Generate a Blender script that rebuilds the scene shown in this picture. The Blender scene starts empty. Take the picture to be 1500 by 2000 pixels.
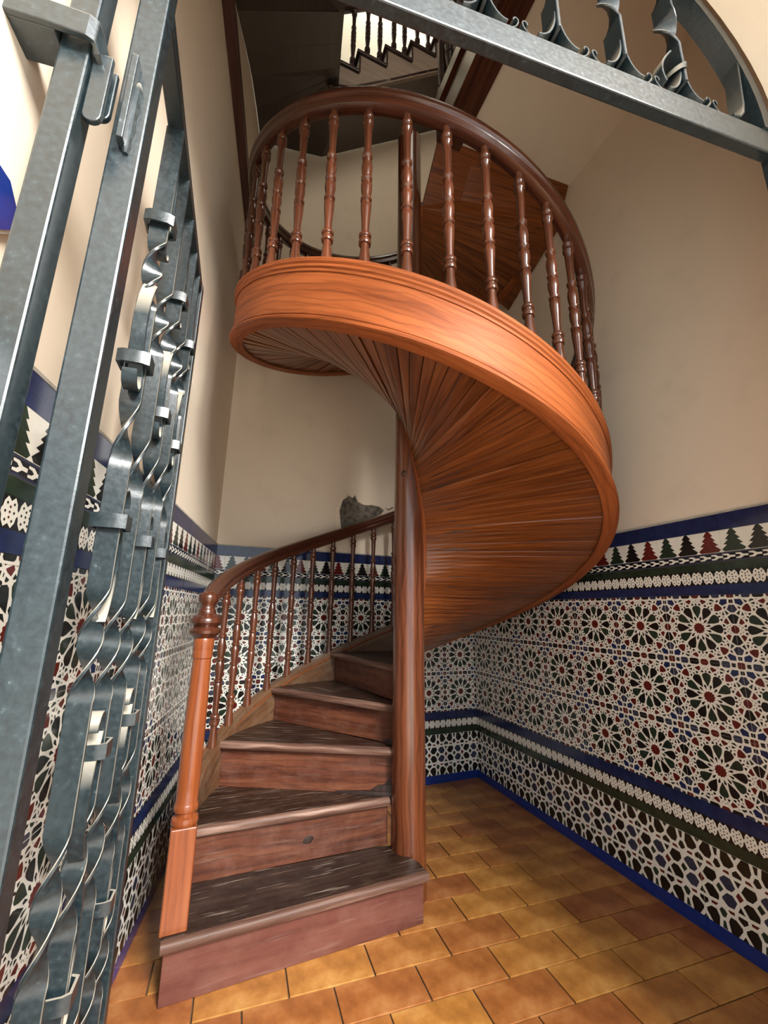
import bpy, bmesh, math, random
from mathutils import Vector, Matrix
rnd = random.Random(7)
PI = math.pi
R_ = math.radians
C = bpy.context.scene.collection
sc = bpy.context.scene

# ------------------------------------------------------------------ camera, sky, light, exposure
EYE = Vector((0, 0, 1.25))
FPX, PITCH, ROLL = 824.4, R_(13.296), R_(0.889)
fw = Vector((0, math.cos(PITCH), math.sin(PITCH)))
rt = Vector((1, 0, 0))
up = Vector((0, -math.sin(PITCH), math.cos(PITCH)))
r2 = math.cos(ROLL) * rt + math.sin(ROLL) * up
u2 = -math.sin(ROLL) * rt + math.cos(ROLL) * up
cd = bpy.data.cameras.new('camera')
cam = bpy.data.objects.new('camera', cd)
C.objects.link(cam)
cd.sensor_fit = 'HORIZONTAL'
cd.sensor_width = 36
cd.lens = FPX / 1500 * 36
cd.clip_start = 0.02
m = Matrix((r2, u2, -fw)).transposed().to_4x4()
m.translation = EYE
cam.matrix_world = m
sc.camera = cam

sc.view_settings.view_transform = 'Standard'
sc.view_settings.look = 'None'
sc.view_settings.gamma = 1
sc.view_settings.use_curve_mapping = False
sc.view_settings.exposure = 0.06

world = bpy.data.worlds.new('sky')
sc.world = world
world.use_nodes = True
bg = world.node_tree.nodes['Background']
bg.inputs[0].default_value = (0.88, 0.95, 1.0, 1)
bg.inputs[1].default_value = 1.85


def lamp(name, loc, to, size, power, col, sy=None):
    d = bpy.data.lights.new(name, 'AREA')
    d.energy = power
    d.color = col
    d.size = size
    if sy:
        d.shape = 'RECTANGLE'
        d.size_y = sy
    o = bpy.data.objects.new(name, d)
    C.objects.link(o)
    o.location = loc
    o.rotation_euler = (Vector(to) - Vector(loc)).to_track_quat('-Z', 'Y').to_euler()
    return o


lamp('street_daylight', (3.5, -3.9, 5.2), (-0.1, 1.9, 1.0), 2.2, 1560, (1.0, 0.97, 0.92), 2.4)
lamp('stairwell_daylight', (0.25, 2.75, 8.6), (0.2, 3.0, 6.0), 1.6, 33, (0.88, 1.0, 0.86), 0.8)
lamp('landing_fill_light', (0.75, 1.0, 5.6), (-0.2, 3.0, 5.2), 0.8, 15, (1.0, 0.92, 0.78), 1.0)  # unseen fill lamp, added to lift the upper string and back wall

# ------------------------------------------------------------------ materials
def new_mat(name):
    mt = bpy.data.materials.new(name)
    mt.use_nodes = True
    nt = mt.node_tree
    return mt, nt, nt.nodes['Principled BSDF']


def N(nt, t, **kw):
    n = nt.nodes.new(t)
    for k, v in kw.items():
        setattr(n, k, v)
    return n


def ramp(nt, stops):
    n = N(nt, 'ShaderNodeValToRGB')
    e = n.color_ramp.elements
    while len(e) < len(stops):
        e.new(0.5)
    for k, (p, c) in enumerate(stops):
        e[k].position = p
        e[k].color = (*c, 1)
    return n


def mixc(nt, fac, a, b, mode='MIX'):
    n = N(nt, 'ShaderNodeMix', data_type='RGBA', blend_type=mode)
    for sock, v in ((n.inputs[0], fac), (n.inputs[6], a), (n.inputs[7], b)):
        if hasattr(v, 'is_linked') or hasattr(v, 'links'):
            nt.links.new(v, sock)
        elif isinstance(v, (tuple, list)):
            sock.default_value = (*v, 1)
        else:
            sock.default_value = v
    return n.outputs[2]


def mat_plain(name, col, rough, var=0.0, scale=8, spec=0.5, bump=0.0, coat=0.0):
    mt, nt, b = new_mat(name)
    L = nt.links.new
    tc = N(nt, 'ShaderNodeTexCoord')
    nz = N(nt, 'ShaderNodeTexNoise')
    nz.inputs['Scale'].default_value = scale
    nz.inputs['Detail'].default_value = 5
    L(tc.outputs['Object'], nz.inputs['Vector'])
    lo = tuple(max(0, c * (1 - var)) for c in col)
    hi = tuple(min(1, c * (1 + var)) for c in col)
    rp = ramp(nt, [(0.3, lo), (0.7, hi)])
    L(nz.outputs[0], rp.inputs[0])
    L(rp.outputs[0], b.inputs['Base Color'])
    b.inputs['Roughness'].default_value = rough
    b.inputs['Specular IOR Level'].default_value = spec
    b.inputs['Coat Weight'].default_value = coat
    if bump:
        bp = N(nt, 'ShaderNodeBump')
        bp.inputs['Strength'].default_value = bump
        bp.inputs['Distance'].default_value = 0.01
        L(nz.outputs[0], bp.inputs['Height'])
        L(bp.outputs[0], b.inputs['Normal'])
    return mt


def mat_wood(name, dark, mid, light, rough=0.3, su=1.6, sv=26, dust=0.0, dustcol=(0.30, 0.20, 0.16), knots=True, coat=0.3, tint=0.25, bump=0.15, figure=0.0, wear=0.0, spec=0.5):
    """varnished timber, grain runs along UV u (metres)"""
    mt, nt, b = new_mat(name)
    L = nt.links.new
    uv = N(nt, 'ShaderNodeUVMap')
    oi = N(nt, 'ShaderNodeObjectInfo')
    off = N(nt, 'ShaderNodeVectorMath', operation='SCALE')
    cmb = N(nt, 'ShaderNodeCombineXYZ')
    L(oi.outputs['Random'], cmb.inputs[0])
    L(oi.outputs['Random'], cmb.inputs[1])
    L(oi.outputs['Random'], cmb.inputs[2])
    L(cmb.outputs[0], off.inputs[0])
    off.inputs['Scale'].default_value = 37
    add = N(nt, 'ShaderNodeVectorMath', operation='ADD')
    L(uv.outputs[0], add.inputs[0])
    L(off.outputs[0], add.inputs[1])
    # slow wander of the grain
    w = N(nt, 'ShaderNodeTexNoise')
    w.inputs['Scale'].default_value = 2.2
    w.inputs['Detail'].default_value = 2
    L(add.outputs[0], w.inputs['Vector'])
    wm = N(nt, 'ShaderNodeVectorMath', operation='MULTIPLY')
    L(w.outputs[1], wm.inputs[0])
    wm.inputs[1].default_value = (0.0, 0.10 if knots else 0.03, 0.0)
    a2 = N(nt, 'ShaderNodeVectorMath', operation='ADD')
    L(add.outputs[0], a2.inputs[0])
    L(wm.outputs[0], a2.inputs[1])
    mp = N(nt, 'ShaderNodeVectorMath', operation='MULTIPLY')
    L(a2.outputs[0], mp.inputs[0])
    mp.inputs[1].default_value = (su, sv, 1)
    g = N(nt, 'ShaderNodeTexNoise')
    g.inputs['Scale'].default_value = 1.6
    g.inputs['Detail'].default_value = 6
    g.inputs['Roughness'].default_value = 0.62
    L(mp.outputs[0], g.inputs['Vector'])
    rp = ramp(nt, [(0.30, dark), (0.50, mid), (0.72, light)])
    L(g.outputs[0], rp.inputs[0])
    hs = N(nt, 'ShaderNodeHueSaturation')
    mr = N(nt, 'ShaderNodeMapRange')
    L(oi.outputs['Random'], mr.inputs[0])
    mr.inputs[3].default_value = 1 - tint
    mr.inputs[4].default_value = 1 + tint
    L(mr.outputs[0], hs.inputs['Value'])
    L(rp.outputs[0], hs.inputs['Color'])
    col = hs.outputs[0]
    if figure:
        # cathedral figure: distorted late-wood lines
        fm = N(nt, 'ShaderNodeVectorMath', operation='MULTIPLY')
        L(add.outputs[0], fm.inputs[0])
        fm.inputs[1].default_value = (0.30, 1.0, 1.0)
        wv = N(nt, 'ShaderNodeTexWave', wave_type='BANDS', bands_direction='Y')
        wv.inputs['Scale'].default_value = 9.0
        wv.inputs['Distortion'].default_value = 9.0
        wv.inputs['Detail'].default_value = 2.5
        wv.inputs['Detail Scale'].default_value = 1.1
        L(fm.outputs[0], wv.inputs['Vector'])
        fr_ = ramp(nt, [(0.0, (figure,) * 3), (0.16, (figure * 0.3,) * 3), (0.34, (0, 0, 0))])
        L(wv.outputs[1], fr_.inputs[0])
        col = mixc(nt, fr_.outputs[0], col, tuple(x * 0.55 for x in dark))
    if wear:
        wmu = N(nt, 'ShaderNodeVectorMath', operation='MULTIPLY')
        L(add.outputs[0], wmu.inputs[0])
        wmu.inputs[1].default_value = (5.0, 75.0, 1.0)
        wn = N(nt, 'ShaderNodeTexNoise')
        wn.inputs['Scale'].default_value = 1.0
        wn.inputs['Detail'].default_value = 4
        L(wmu.outputs[0], wn.inputs['Vector'])
        wr = ramp(nt, [(0.60, (0, 0, 0)), (0.72, (wear,) * 3)])
        L(wn.outputs[0], wr.inputs[0])
        col = mixc(nt, wr.outputs[0], col, (0.42, 0.33, 0.27))
    if dust:
        tc = N(nt, 'ShaderNodeTexCoord')
        dn = N(nt, 'ShaderNodeTexNoise')
        dn.inputs['Scale'].default_value = 9
        dn.inputs['Detail'].default_value = 8
        dn.inputs['Roughness'].default_value = 0.7
        L(tc.outputs['Object'], dn.inputs['Vector'])
        dr = ramp(nt, [(0.45, (0, 0, 0)), (0.75, (dust,) * 3)])
        L(dn.outputs[0], dr.inputs[0])
        col = mixc(nt, dr.outputs[0], col, dustcol)
    L(col, b.inputs['Base Color'])
    b.inputs['Roughness'].default_value = rough
    b.inputs['Specular IOR Level'].default_value = spec
    b.inputs['Coat Weight'].default_value = coat
    b.inputs['Coat Roughness'].default_value = 0.18
    bp = N(nt, 'ShaderNodeBump')
    bp.inputs['Strength'].default_value = bump
    bp.inputs['Distance'].default_value = 0.004
    L(g.outputs[0], bp.inputs['Height'])
    L(bp.outputs[0], b.inputs['Normal'])
    return mt


def mat_iron():
    mt, nt, b = new_mat('painted_iron')
    L = nt.links.new
    tc = N(nt, 'ShaderNodeTexCoord')
    nz = N(nt, 'ShaderNodeTexNoise')
    nz.inputs['Scale'].default_value = 90
    nz.inputs['Detail'].default_value = 6
    L(tc.outputs['Object'], nz.inputs['Vector'])
    rp = ramp(nt, [(0.35, (0.008, 0.016, 0.020)), (0.64, (0.016, 0.029, 0.035)), (0.74, (0.035, 0.055, 0.062)), (0.82, (0.20, 0.23, 0.23))])
    L(nz.outputs[0], rp.inputs[0])
    # dust lying on whatever faces up
    ge = N(nt, 'ShaderNodeNewGeometry')
    sx = N(nt, 'ShaderNodeSeparateXYZ')
    L(ge.outputs['Normal'], sx.inputs[0])
    mr = N(nt, 'ShaderNodeMapRange')
    L(sx.outputs[2], mr.inputs[0])
    mr.inputs[1].default_value = 0.08
    mr.inputs[2].default_value = 0.36
    mr.inputs[4].default_value = 0.85
    col = mixc(nt, mr.outputs[0], rp.outputs[0], (0.46, 0.42, 0.34))
    L(col, b.inputs['Base Color'])
    rr = N(nt, 'ShaderNodeMapRange')
    L(nz.outputs[0], rr.inputs[0])
    rr.inputs[3].default_value = 0.25
    rr.inputs[4].default_value = 0.48
    L(rr.outputs[0], b.inputs['Roughness'])
    b.inputs['Specular IOR Level'].default_value = 0.7
    b.inputs['Coat Weight'].default_value = 0.35
    b.inputs['Coat IOR'].default_value = 1.55
    b.inputs['Coat Roughness'].default_value = 0.25
    bp = N(nt, 'ShaderNodeBump')
    bp.inputs['Strength'].default_value = 0.25
    bp.inputs['Distance'].default_value = 0.002
    L(nz.outputs[0], bp.inputs['Height'])
    L(bp.outputs[0], b.inputs['Normal'])
    return mt


def mat_plaster(name, base, stain, rough=0.85):
    mt, nt, b = new_mat(name)
    L = nt.links.new
    tc = N(nt, 'ShaderNodeTexCoord')
    n1 = N(nt, 'ShaderNodeTexNoise')
    n1.inputs['Scale'].default_value = 0.9
    n1.inputs['Detail'].default_value = 4
    L(tc.outputs['Object'], n1.inputs['Vector'])
    n2 = N(nt, 'ShaderNodeTexNoise')
    n2.inputs['Scale'].default_value = 6
    n2.inputs['Detail'].default_value = 8
    L(tc.outputs['Object'], n2.inputs['Vector'])
    rp = ramp(nt, [(0.42, (0, 0, 0)), (0.75, (0.35,) * 3)])
    L(n1.outputs[0], rp.inputs[0])
    c1 = mixc(nt, rp.outputs[0], base, stain)
    rp2 = ramp(nt, [(0.56, (0, 0, 0)), (0.8, (0.22,) * 3)])
    L(n2.outputs[0], rp2.inputs[0])
    c2 = mixc(nt, rp2.outputs[0], c1, tuple(x * 0.7 for x in stain))
    L(c2, b.inputs['Base Color'])
    b.inputs['Roughness'].default_value = rough
    b.inputs['Specular IOR Level'].default_value = 0.25
    bp = N(nt, 'ShaderNodeBump')
    bp.inputs['Strength'].default_value = 0.12
    bp.inputs['Distance'].default_value = 0.01
    L(n2.outputs[0], bp.inputs['Height'])
    L(bp.outputs[0], b.inputs['Normal'])
    return mt


def mat_floor_tile():
    mt, nt, b = new_mat('terracotta_floor_tile')
    L = nt.links.new
    tc = N(nt, 'ShaderNodeTexCoord')
    oi = N(nt, 'ShaderNodeObjectInfo')
    n1 = N(nt, 'ShaderNodeTexNoise')
    n1.inputs['Scale'].default_value = 7
    n1.inputs['Detail'].default_value = 7
    n1.inputs['Roughness'].default_value = 0.6
    L(tc.outputs['Object'], n1.inputs['Vector'])
    rp = ramp(nt, [(0.30, (0.20, 0.068, 0.015)), (0.50, (0.37, 0.145, 0.034)), (0.70, (0.53, 0.26, 0.080))])
    L(n1.outputs[0], rp.inputs[0])
    hs = N(nt, 'ShaderNodeHueSaturation')
    mr = N(nt, 'ShaderNodeMapRange')
    L(oi.outputs['Random'], mr.inputs[0])
    mr.inputs[3].default_value = 0.80
    mr.inputs[4].default_value = 1.15
    L(mr.outputs[0], hs.inputs['Value'])
    mh = N(nt, 'ShaderNodeMapRange')
    L(oi.outputs['Random'], mh.inputs[0])
    mh.inputs[3].default_value = 0.487
    mh.inputs[4].default_value = 0.508
    L(mh.outputs[0], hs.inputs['Hue'])
    L(rp.outputs[0], hs.inputs['Color'])
    L(hs.outputs[0], b.inputs['Base Color'])
    b.inputs['Roughness'].default_value = 0.30
    b.inputs['Specular IOR Level'].default_value = 0.45
    bp = N(nt, 'ShaderNodeBump')
    bp.inputs['Strength'].default_value = 0.15
    bp.inputs['Distance'].default_value = 0.006
    L(n1.outputs[0], bp.inputs['Height'])
    L(bp.outputs[0], b.inputs['Normal'])
    return mt


M = {}
M['plaster'] = mat_plaster('cream_plaster', (0.83, 0.71, 0.565), (0.68, 0.56, 0.42))
M['plaster_white'] = mat_plaster('white_plaster', (0.80, 0.76, 0.70), (0.66, 0.60, 0.52))
M['mortar'] = mat_plain('grey_mortar', (0.15, 0.13, 0.105), 0.95, 0.5, 30, 0.2, 0.6)
M['grout'] = mat_plain('floor_grout', (0.13, 0.075, 0.035), 0.9, 0.3, 20)
M['wallgrout'] = mat_plain('wall_grout', (0.42, 0.39, 0.34), 0.9, 0.2, 20)
M['street'] = mat_plain('pale_paving', (0.66, 0.62, 0.55), 0.9, 0.10, 4)
M['floor'] = mat_floor_tile()
M['iron'] = mat_iron()
GL = dict(rough=0.13, scale=25, spec=0.5)
M['g_white'] = mat_plain('white_glaze', (0.84, 0.82, 0.74), 0.14, 0.05, 25)
M['g_green'] = mat_plain('green_glaze', (0.020, 0.034, 0.022), 0.14, 0.35, 25)
M['g_black'] = mat_plain('black_glaze', (0.012, 0.011, 0.010), 0.14, 0.2, 25)
M['g_red'] = mat_plain('oxblood_glaze', (0.115, 0.016, 0.012), 0.14, 0.25, 25)
M['g_blue'] = mat_plain('blue_glaze', (0.016, 0.026, 0.088), 0.14, 0.25, 25)
M['g_slate'] = mat_plain('slate_blue_glaze', (0.035, 0.040, 0.072), 0.14, 0.25, 25)
M['g_cobalt'] = mat_plain('cobalt_glaze', (0.008, 0.030, 0.190), 0.12, 0.15, 25)
GM = ['g_white', 'g_green', 'g_black', 'g_red', 'g_blue', 'g_slate', 'g_cobalt']
M['w_string'] = mat_wood('orange_varnished_pine', (0.17, 0.040, 0.010), (0.30, 0.077, 0.019), (0.375, 0.105, 0.028), 0.56, 1.3, 20, coat=0.0, spec=0.22, tint=0.03, figure=0.35)
M['w_slat'] = mat_wood('varnished_soffit_pine', (0.070, 0.017, 0.005), (0.165, 0.044, 0.010), (0.25, 0.076, 0.018), 0.30, 1.5, 45, knots=False, coat=0.15, spec=0.35, tint=0.18)
M['w_red'] = mat_wood('red_brown_varnished_wood', (0.040, 0.011, 0.005), (0.086, 0.025, 0.011), (0.150, 0.048, 0.021), 0.24, 1.5, 40, knots=False, coat=0.5, tint=0.15)
M['w_rail'] = mat_wood('dark_mahogany', (0.036, 0.010, 0.006), (0.072, 0.021, 0.010), (0.120, 0.037, 0.018), 0.25, 1.5, 40, knots=False, coat=0.5, tint=0.05)
M['w_post'] = mat_wood('honey_varnished_wood', (0.135, 0.032, 0.010), (0.225, 0.058, 0.017), (0.29, 0.086, 0.026), 0.27, 1.4, 30, knots=False, coat=0.45, tint=0.03)
M['w_column'] = mat_wood('column_pine', (0.050, 0.013, 0.006), (0.125, 0.034, 0.013), (0.195, 0.060, 0.022), 0.24, 0.8, 30, coat=0.6, tint=0.02, figure=0.35)
M['w_tread'] = mat_wood('worn_dark_tread', (0.012, 0.006, 0.004), (0.025, 0.012, 0.008), (0.064, 0.034, 0.022), 0.38, 1.2, 26, dust=0.12, dustcol=(0.24, 0.17, 0.13), coat=0.0, tint=0.12, wear=0.6, spec=0.35)
M['w_nose'] = mat_wood('worn_bare_nosing', (0.060, 0.028, 0.020), (0.130, 0.066, 0.046), (0.34, 0.22, 0.17), 0.5, 1.4, 30, coat=0.0, tint=0.1, spec=0.3)
M['w_lining'] = mat_wood('dull_brown_string_lining', (0.055, 0.024, 0.011), (0.115, 0.052, 0.023), (0.185, 0.095, 0.045), 0.45, 1.2, 18, dust=0.2, dustcol=(0.36, 0.30, 0.22), coat=0.1, tint=0.05)
M['w_riser'] = mat_wood('dusty_red_riser', (0.036, 0.011, 0.006), (0.094, 0.028, 0.014), (0.170, 0.060, 0.028), 0.45, 1.1, 14, dust=0.18, dustcol=(0.36, 0.21, 0.17), coat=0.0, tint=0.16, figure=0.32, wear=0.10, spec=0.3)
M['w_front'] = mat_wood('faded_mauve_front_riser', (0.075, 0.022, 0.016), (0.125, 0.042, 0.030), (0.165, 0.062, 0.044), 0.5, 1.0, 9, dust=0.30, dustcol=(0.24, 0.13, 0.10), coat=0.0, tint=0.02, wear=0.12, spec=0.3, knots=False)
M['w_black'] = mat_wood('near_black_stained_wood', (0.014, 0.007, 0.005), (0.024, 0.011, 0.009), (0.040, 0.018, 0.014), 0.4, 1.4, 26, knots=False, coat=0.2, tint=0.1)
M['w_brown'] = mat_wood('dark_brown_trim_wood', (0.040, 0.014, 0.010), (0.068, 0.024, 0.017), (0.095, 0.036, 0.025), 0.4, 1.4, 26, knots=False, coat=0.2, tint=0.1)
M['w_grey'] = mat_wood('grey_brown_painted_wood', (0.15, 0.11, 0.085), (0.21, 0.16, 0.125), (0.26, 0.20, 0.16), 0.6, 1.4, 20, knots=False, coat=0.0, tint=0.05)
M['knot'] = mat_plain('knot_wood', (0.022, 0.010, 0.007), 0.35, 0.4, 60)


# ------------------------------------------------------------------ mesh builder
class MB:
    def __init__(s):
        s.v, s.f, s.uv, s.mi = [], [], [], []

    def face(s, pts, uvs=None, mi=0):
        b = len(s.v)
        s.v += [tuple(p) for p in pts]
        s.f.append(tuple(range(b, b + len(pts))))
        s.uv.append(uvs or [(p[0], p[1]) for p in pts])
        s.mi.append(mi)

    def sweep(s, rings, closed=True, caps=True, mi=0, us=None):
        """rings of 3-D points; closed = the profile is a loop"""
        n = len(rings[0])
        b = len(s.v)
        for r in rings:
            s.v += [tuple(p) for p in r]
        u = [0.0]
        for k in range(1, len(rings)):
            c0 = sum((Vector(p) for p in rings[k - 1]), Vector()) / n
            c1 = sum((Vector(p) for p in rings[k]), Vector()) / n
            u.append(u[-1] + (c1 - c0).length)
        if us:
            u = us
        mid = rings[len(rings) // 2]
        v = [0.0]
        for j in range(n):
            v.append(v[-1] + (Vector(mid[(j + 1) % n]) - Vector(mid[j])).length)
        for k in range(len(rings) - 1):
            for j in range(n if closed else n - 1):
                j2 = (j + 1) % n
                s.f.append((b + k * n + j, b + k * n + j2, b + (k + 1) * n + j2, b + (k + 1) * n + j))
                s.uv.append([(u[k], v[j]), (u[k], v[j + 1]), (u[k + 1], v[j + 1]), (u[k + 1], v[j])])
                s.mi.append(mi)
        if caps and closed:
            for k, rv in ((0, True), (len(rings) - 1, False)):
                idx = [b + k * n + j for j in range(n)]
                q = [(0.01 * j, 0.02 * (j % 3)) for j in range(n)]
                s.f.append(tuple(idx[::-1] if rv else idx))
                s.uv.append(q)
                s.mi.append(mi)
        return s

    def lathe(s, prof, seg=12, mi=0, ctr=(0, 0, 0)):
        rings = [[(ctr[0] + max(r, 1e-4) * math.cos(2 * PI * j / seg), ctr[1] + max(r, 1e-4) * math.sin(2 * PI * j / seg), ctr[2] + z) for j in range(seg)] for r, z in prof]
        u = [p[1] for p in prof]
        return s.sweep(rings, us=u, mi=mi)

    def box(s, lo, hi, mi=0, fr=None):
        """axis box in the frame fr (origin, ex, ey, ez); UV u runs along the longest side"""
        o, ex, ey, ez = fr or (Vector(), Vector((1, 0, 0)), Vector((0, 1, 0)), Vector((0, 0, 1)))
        d = [hi[i] - lo[i] for i in range(3)]
        ax = max(range(3), key=lambda i: abs(d[i]))
        P = lambda a, b_, c: o + ex * (lo, hi)[a][0] + ey * (lo, hi)[b_][1] + ez * (lo, hi)[c][2]
        for q in (((0, 0, 0), (0, 1, 0), (1, 1, 0), (1, 0, 0)), ((0, 0, 1), (1, 0, 1), (1, 1, 1), (0, 1, 1)), ((0, 0, 0), (1, 0, 0), (1, 0, 1), (0, 0, 1)), ((0, 1, 0), (0, 1, 1), (1, 1, 1), (1, 1, 0)), ((0, 0, 0), (0, 0, 1), (0, 1, 1), (0, 1, 0)), ((1, 0, 0), (1, 1, 0), (1, 1, 1), (1, 0, 1))):
            uv = []
            for t in q:
                l = [(lo, hi)[t[i]][i] for i in range(3)]
                oth = [l[i] for i in range(3) if i != ax]
                uv.append((l[ax], oth[0] + oth[1]))
            s.face([P(*t) for t in q], uv, mi)
        return s

    def prism(s, poly, h0, h1, mi=0, fr=None, udir=(1, 0)):
        """polygon in (x, y) of fr extruded along its z from h0 to h1"""
        o, ex, ey, ez = fr or (Vector(), Vector((1, 0, 0)), Vector((0, 1, 0)), Vector((0, 0, 1)))
        W = lambda p, h: o + ex * p[0] + ey * p[1] + ez * h
        ud = Vector(udir).normalized()
        U = lambda p: p[0] * ud[0] + p[1] * ud[1]
        Vv = lambda p: -p[0] * ud[1] + p[1] * ud[0]
        n = len(poly)
        s.face([W(p, h1) for p in poly], [(U(p), Vv(p)) for p in poly], mi)
        s.face([W(p, h0) for p in poly[::-1]], [(U(p), Vv(p)) for p in poly[::-1]], mi)
        for k in range(n):
            a, b_ = poly[k], poly[(k + 1) % n]
            s.face([W(a, h0), W(b_, h0), W(b_, h1), W(a, h1)], [(U(a), Vv(a) + h0), (U(b_), Vv(b_) + h0), (U(b_), Vv(b_) + h1), (U(a), Vv(a) + h1)], mi)
        return s

    def mesh(s, name, mats, smooth=False, weld=True, bevel=0.0):
        me = bpy.data.meshes.new(name)
        me.from_pydata(s.v, [], s.f)
        ul = me.uv_layers.new(name='UVMap')
        k = 0
        flat = []
        for q in s.uv:
            for p in q:
                flat += [p[0], p[1]]
        ul.data.foreach_set('uv', flat)
        me.polygons.foreach_set('material_index', s.mi)
        for mm in mats:
            me.materials.append(M[mm])
        bm = bmesh.new()
        bm.from_mesh(me)
        if weld:
            bmesh.ops.remove_doubles(bm, verts=bm.verts, dist=1e-5)
        bmesh.ops.recalc_face_normals(bm, faces=bm.faces)
        if bevel:
            es = [e for e in bm.edges if len(e.link_faces) == 2 and e.calc_face_angle(0) > 0.6]
            bmesh.ops.bevel(bm, geom=es, offset=bevel, segments=2, profile=0.5, affect='EDGES')
        bm.to_mesh(me)
        bm.free()
        if smooth:
            me.polygons.foreach_set('use_smooth', [True] * len(me.polygons))
            try:
                me.set_sharp_from_angle(angle=R_(38))
            except Exception:
                pass
        return me


def obj(name, me, parent=None, loc=None, rotz=None, mw=None):
    o = bpy.data.objects.new(name, me)
    C.objects.link(o)
    if mw is not None:
        o.matrix_world = mw
    if loc is not None:
        o.location = loc
    if rotz is not None:
        o.rotation_euler = (0, 0, rotz)
    if parent is not None:
        o.parent = parent
        o.matrix_parent_inverse = Matrix()
        if parent.type == 'EMPTY' or parent.get('_off'):
            o.matrix_parent_inverse = parent.matrix_basis.inverted()
    return o


def thing(name, label, cat, loc):
    o = bpy.data.objects.new(name, None)
    C.objects.link(o)
    o.location = loc
    o['label'] = label
    o['category'] = cat
    o.empty_display_size = 0.1
    return o


def struct(name, mb, mats, **kw):
    o = obj(name, mb.mesh(name, mats, **kw))
    o['kind'] = 'structure'
    return o


Z3 = Vector((0, 0, 1))


# ------------------------------------------------------------------ room shell
class Wall:
    def __init__(s, deg, d):
        a = R_(deg)
        s.n = Vector((math.cos(a), math.sin(a), 0))
        s.d = d
        s.t = Vector((s.n.y, -s.n.x, 0))     # to the right as seen from inside

    def P(s, u, z, out=0.0):
        """out > 0 stands into the room"""
        return s.n * (s.d - out) + s.t * u + Z3 * z

    def U(s, p):
        return p.x * s.t.x + p.y * s.t.y

    def fr(s):
        return (s.n * s.d, s.t, Z3, -s.n)


WR, WB, WL = Wall(19.435, 1.9589), Wall(111.866, 3.1418), Wall(192.487, 0.5041)


def meet(a, b):
    det = a.n.x * b.n.y - a.n.y * b.n.x
    return Vector(((a.d * b.n.y - b.d * a.n.y) / det, (a.n.x * b.d - b.n.x * a.d) / det, 0))


RB, LB = meet(WR, WB), meet(WL, WB)
TOP = 8.2
GT = Vector((math.cos(R_(15)), math.sin(R_(15)), 0))    # along the gate line
GN = Vector((-GT.y, GT.x, 0))
GD = 0.639


def G(s_, z, dep=0.0):
    return GT * s_ + GN * (GD + dep) + Z3 * z


def wall_slab(name, w, u0, u1, z0, z1, th=0.14):
    mb = MB()
    mb.box((u0, z0, -th), (u1, z1, 0), fr=w.fr())
    return struct(name, mb, ['plaster'])


uR0, uR1 = WR.U(RB), -0.50
uB0, uB1 = WB.U(LB), WB.U(RB)
uL0, uL1 = -0.25, WL.U(LB)
wall_right = wall_slab('wall_right', WR, uR0 - 0.14, uR1, -0.05, TOP)
wall_back = wall_slab('wall_back', WB, uB0 - 0.14, uB1 + 0.14, -0.05, TOP)
wall_left = wall_slab('wall_left', WL, uL0, uL1 + 0.14, -0.05, TOP)

# front wall with the arched opening
AC, AZ, AA, AB = 0.476, 2.674, 0.897, 0.760
mb = MB()
fr = (GN * (GD - 0.040), GT, Z3, GN)
pts = [(AC + AA * math.cos(t), AZ + AB * math.sin(t)) for t in [PI * k / 28 for k in range(29)]]
for k in range(28):
    a, b = pts[k], pts[k + 1]
    mb.prism([b, a, (a[0], TOP), (b[0], TOP)], -0.34, 0.03, fr=fr)
mb.prism([(AC + AA, -0.05), (2.0, -0.05), (2.0, TOP), (AC + AA, TOP)], 0, 0.03, fr=fr)
mb.prism([(1.415, -0.05), (2.0, -0.05), (2.0, TOP), (1.415, TOP)], -0.95, 0.0, fr=fr)  # outward pier, added to shade the right wall and floor
wall_front = struct('wall_front', mb, ['plaster'])

# floor slab, street outside
mb = MB()
poly = [(-1.6, -0.2), (2.6, 0.9), (2.6, 4.2), (-1.6, 4.2)]
mb.prism(poly, -0.10, -0.007)
floor = struct('floor', mb, ['grout'])
mb = MB()
mb.prism([(-7, -9), (8, -9), (8, 0.9 + 5.4 * 0.262), (2.6, 0.9), (-1.6, -0.2), (-7, -0.2 - 5.4 * 0.262)], -0.12, -0.012)
street = struct('floor.001', mb, ['street'])

# ceiling of the hall (also the upper floor), with the stair opening
C0 = Vector((0.33, 2.045, 0))
Lr = WR.P(WR.U(Vector((1.25, 2.333, 0))), 0)
front_r = WR.P(uR1 - 0.12, 0)
edge_dir = WR.t
ef = C0 + edge_dir * 1.25
mb = MB()
ZC, ZF = 4.16, 4.42
mb.prism([(C0.x, C0.y), (ef.x, ef.y), (front_r.x, front_r.y), (Lr.x, Lr.y)][::-1], ZC, ZF)
ceiling = struct('ceiling', mb, ['plaster'])

# upper ceiling in front of the second flight (z 6.5) and the high one over the light well
def on_back(d_off, u):
    return WB.n * d_off + WB.t * u


mb = MB()
q = [on_back(2.42, -1.2), on_back(2.42, 2.35), on_back(-0.2, 2.9), on_back(-0.2, -1.0)]
mb.prism([(p.x, p.y) for p in q][::-1], 6.50, 6.66)
ceiling_up = struct('ceiling.001', mb, ['w_brown'])

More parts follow.
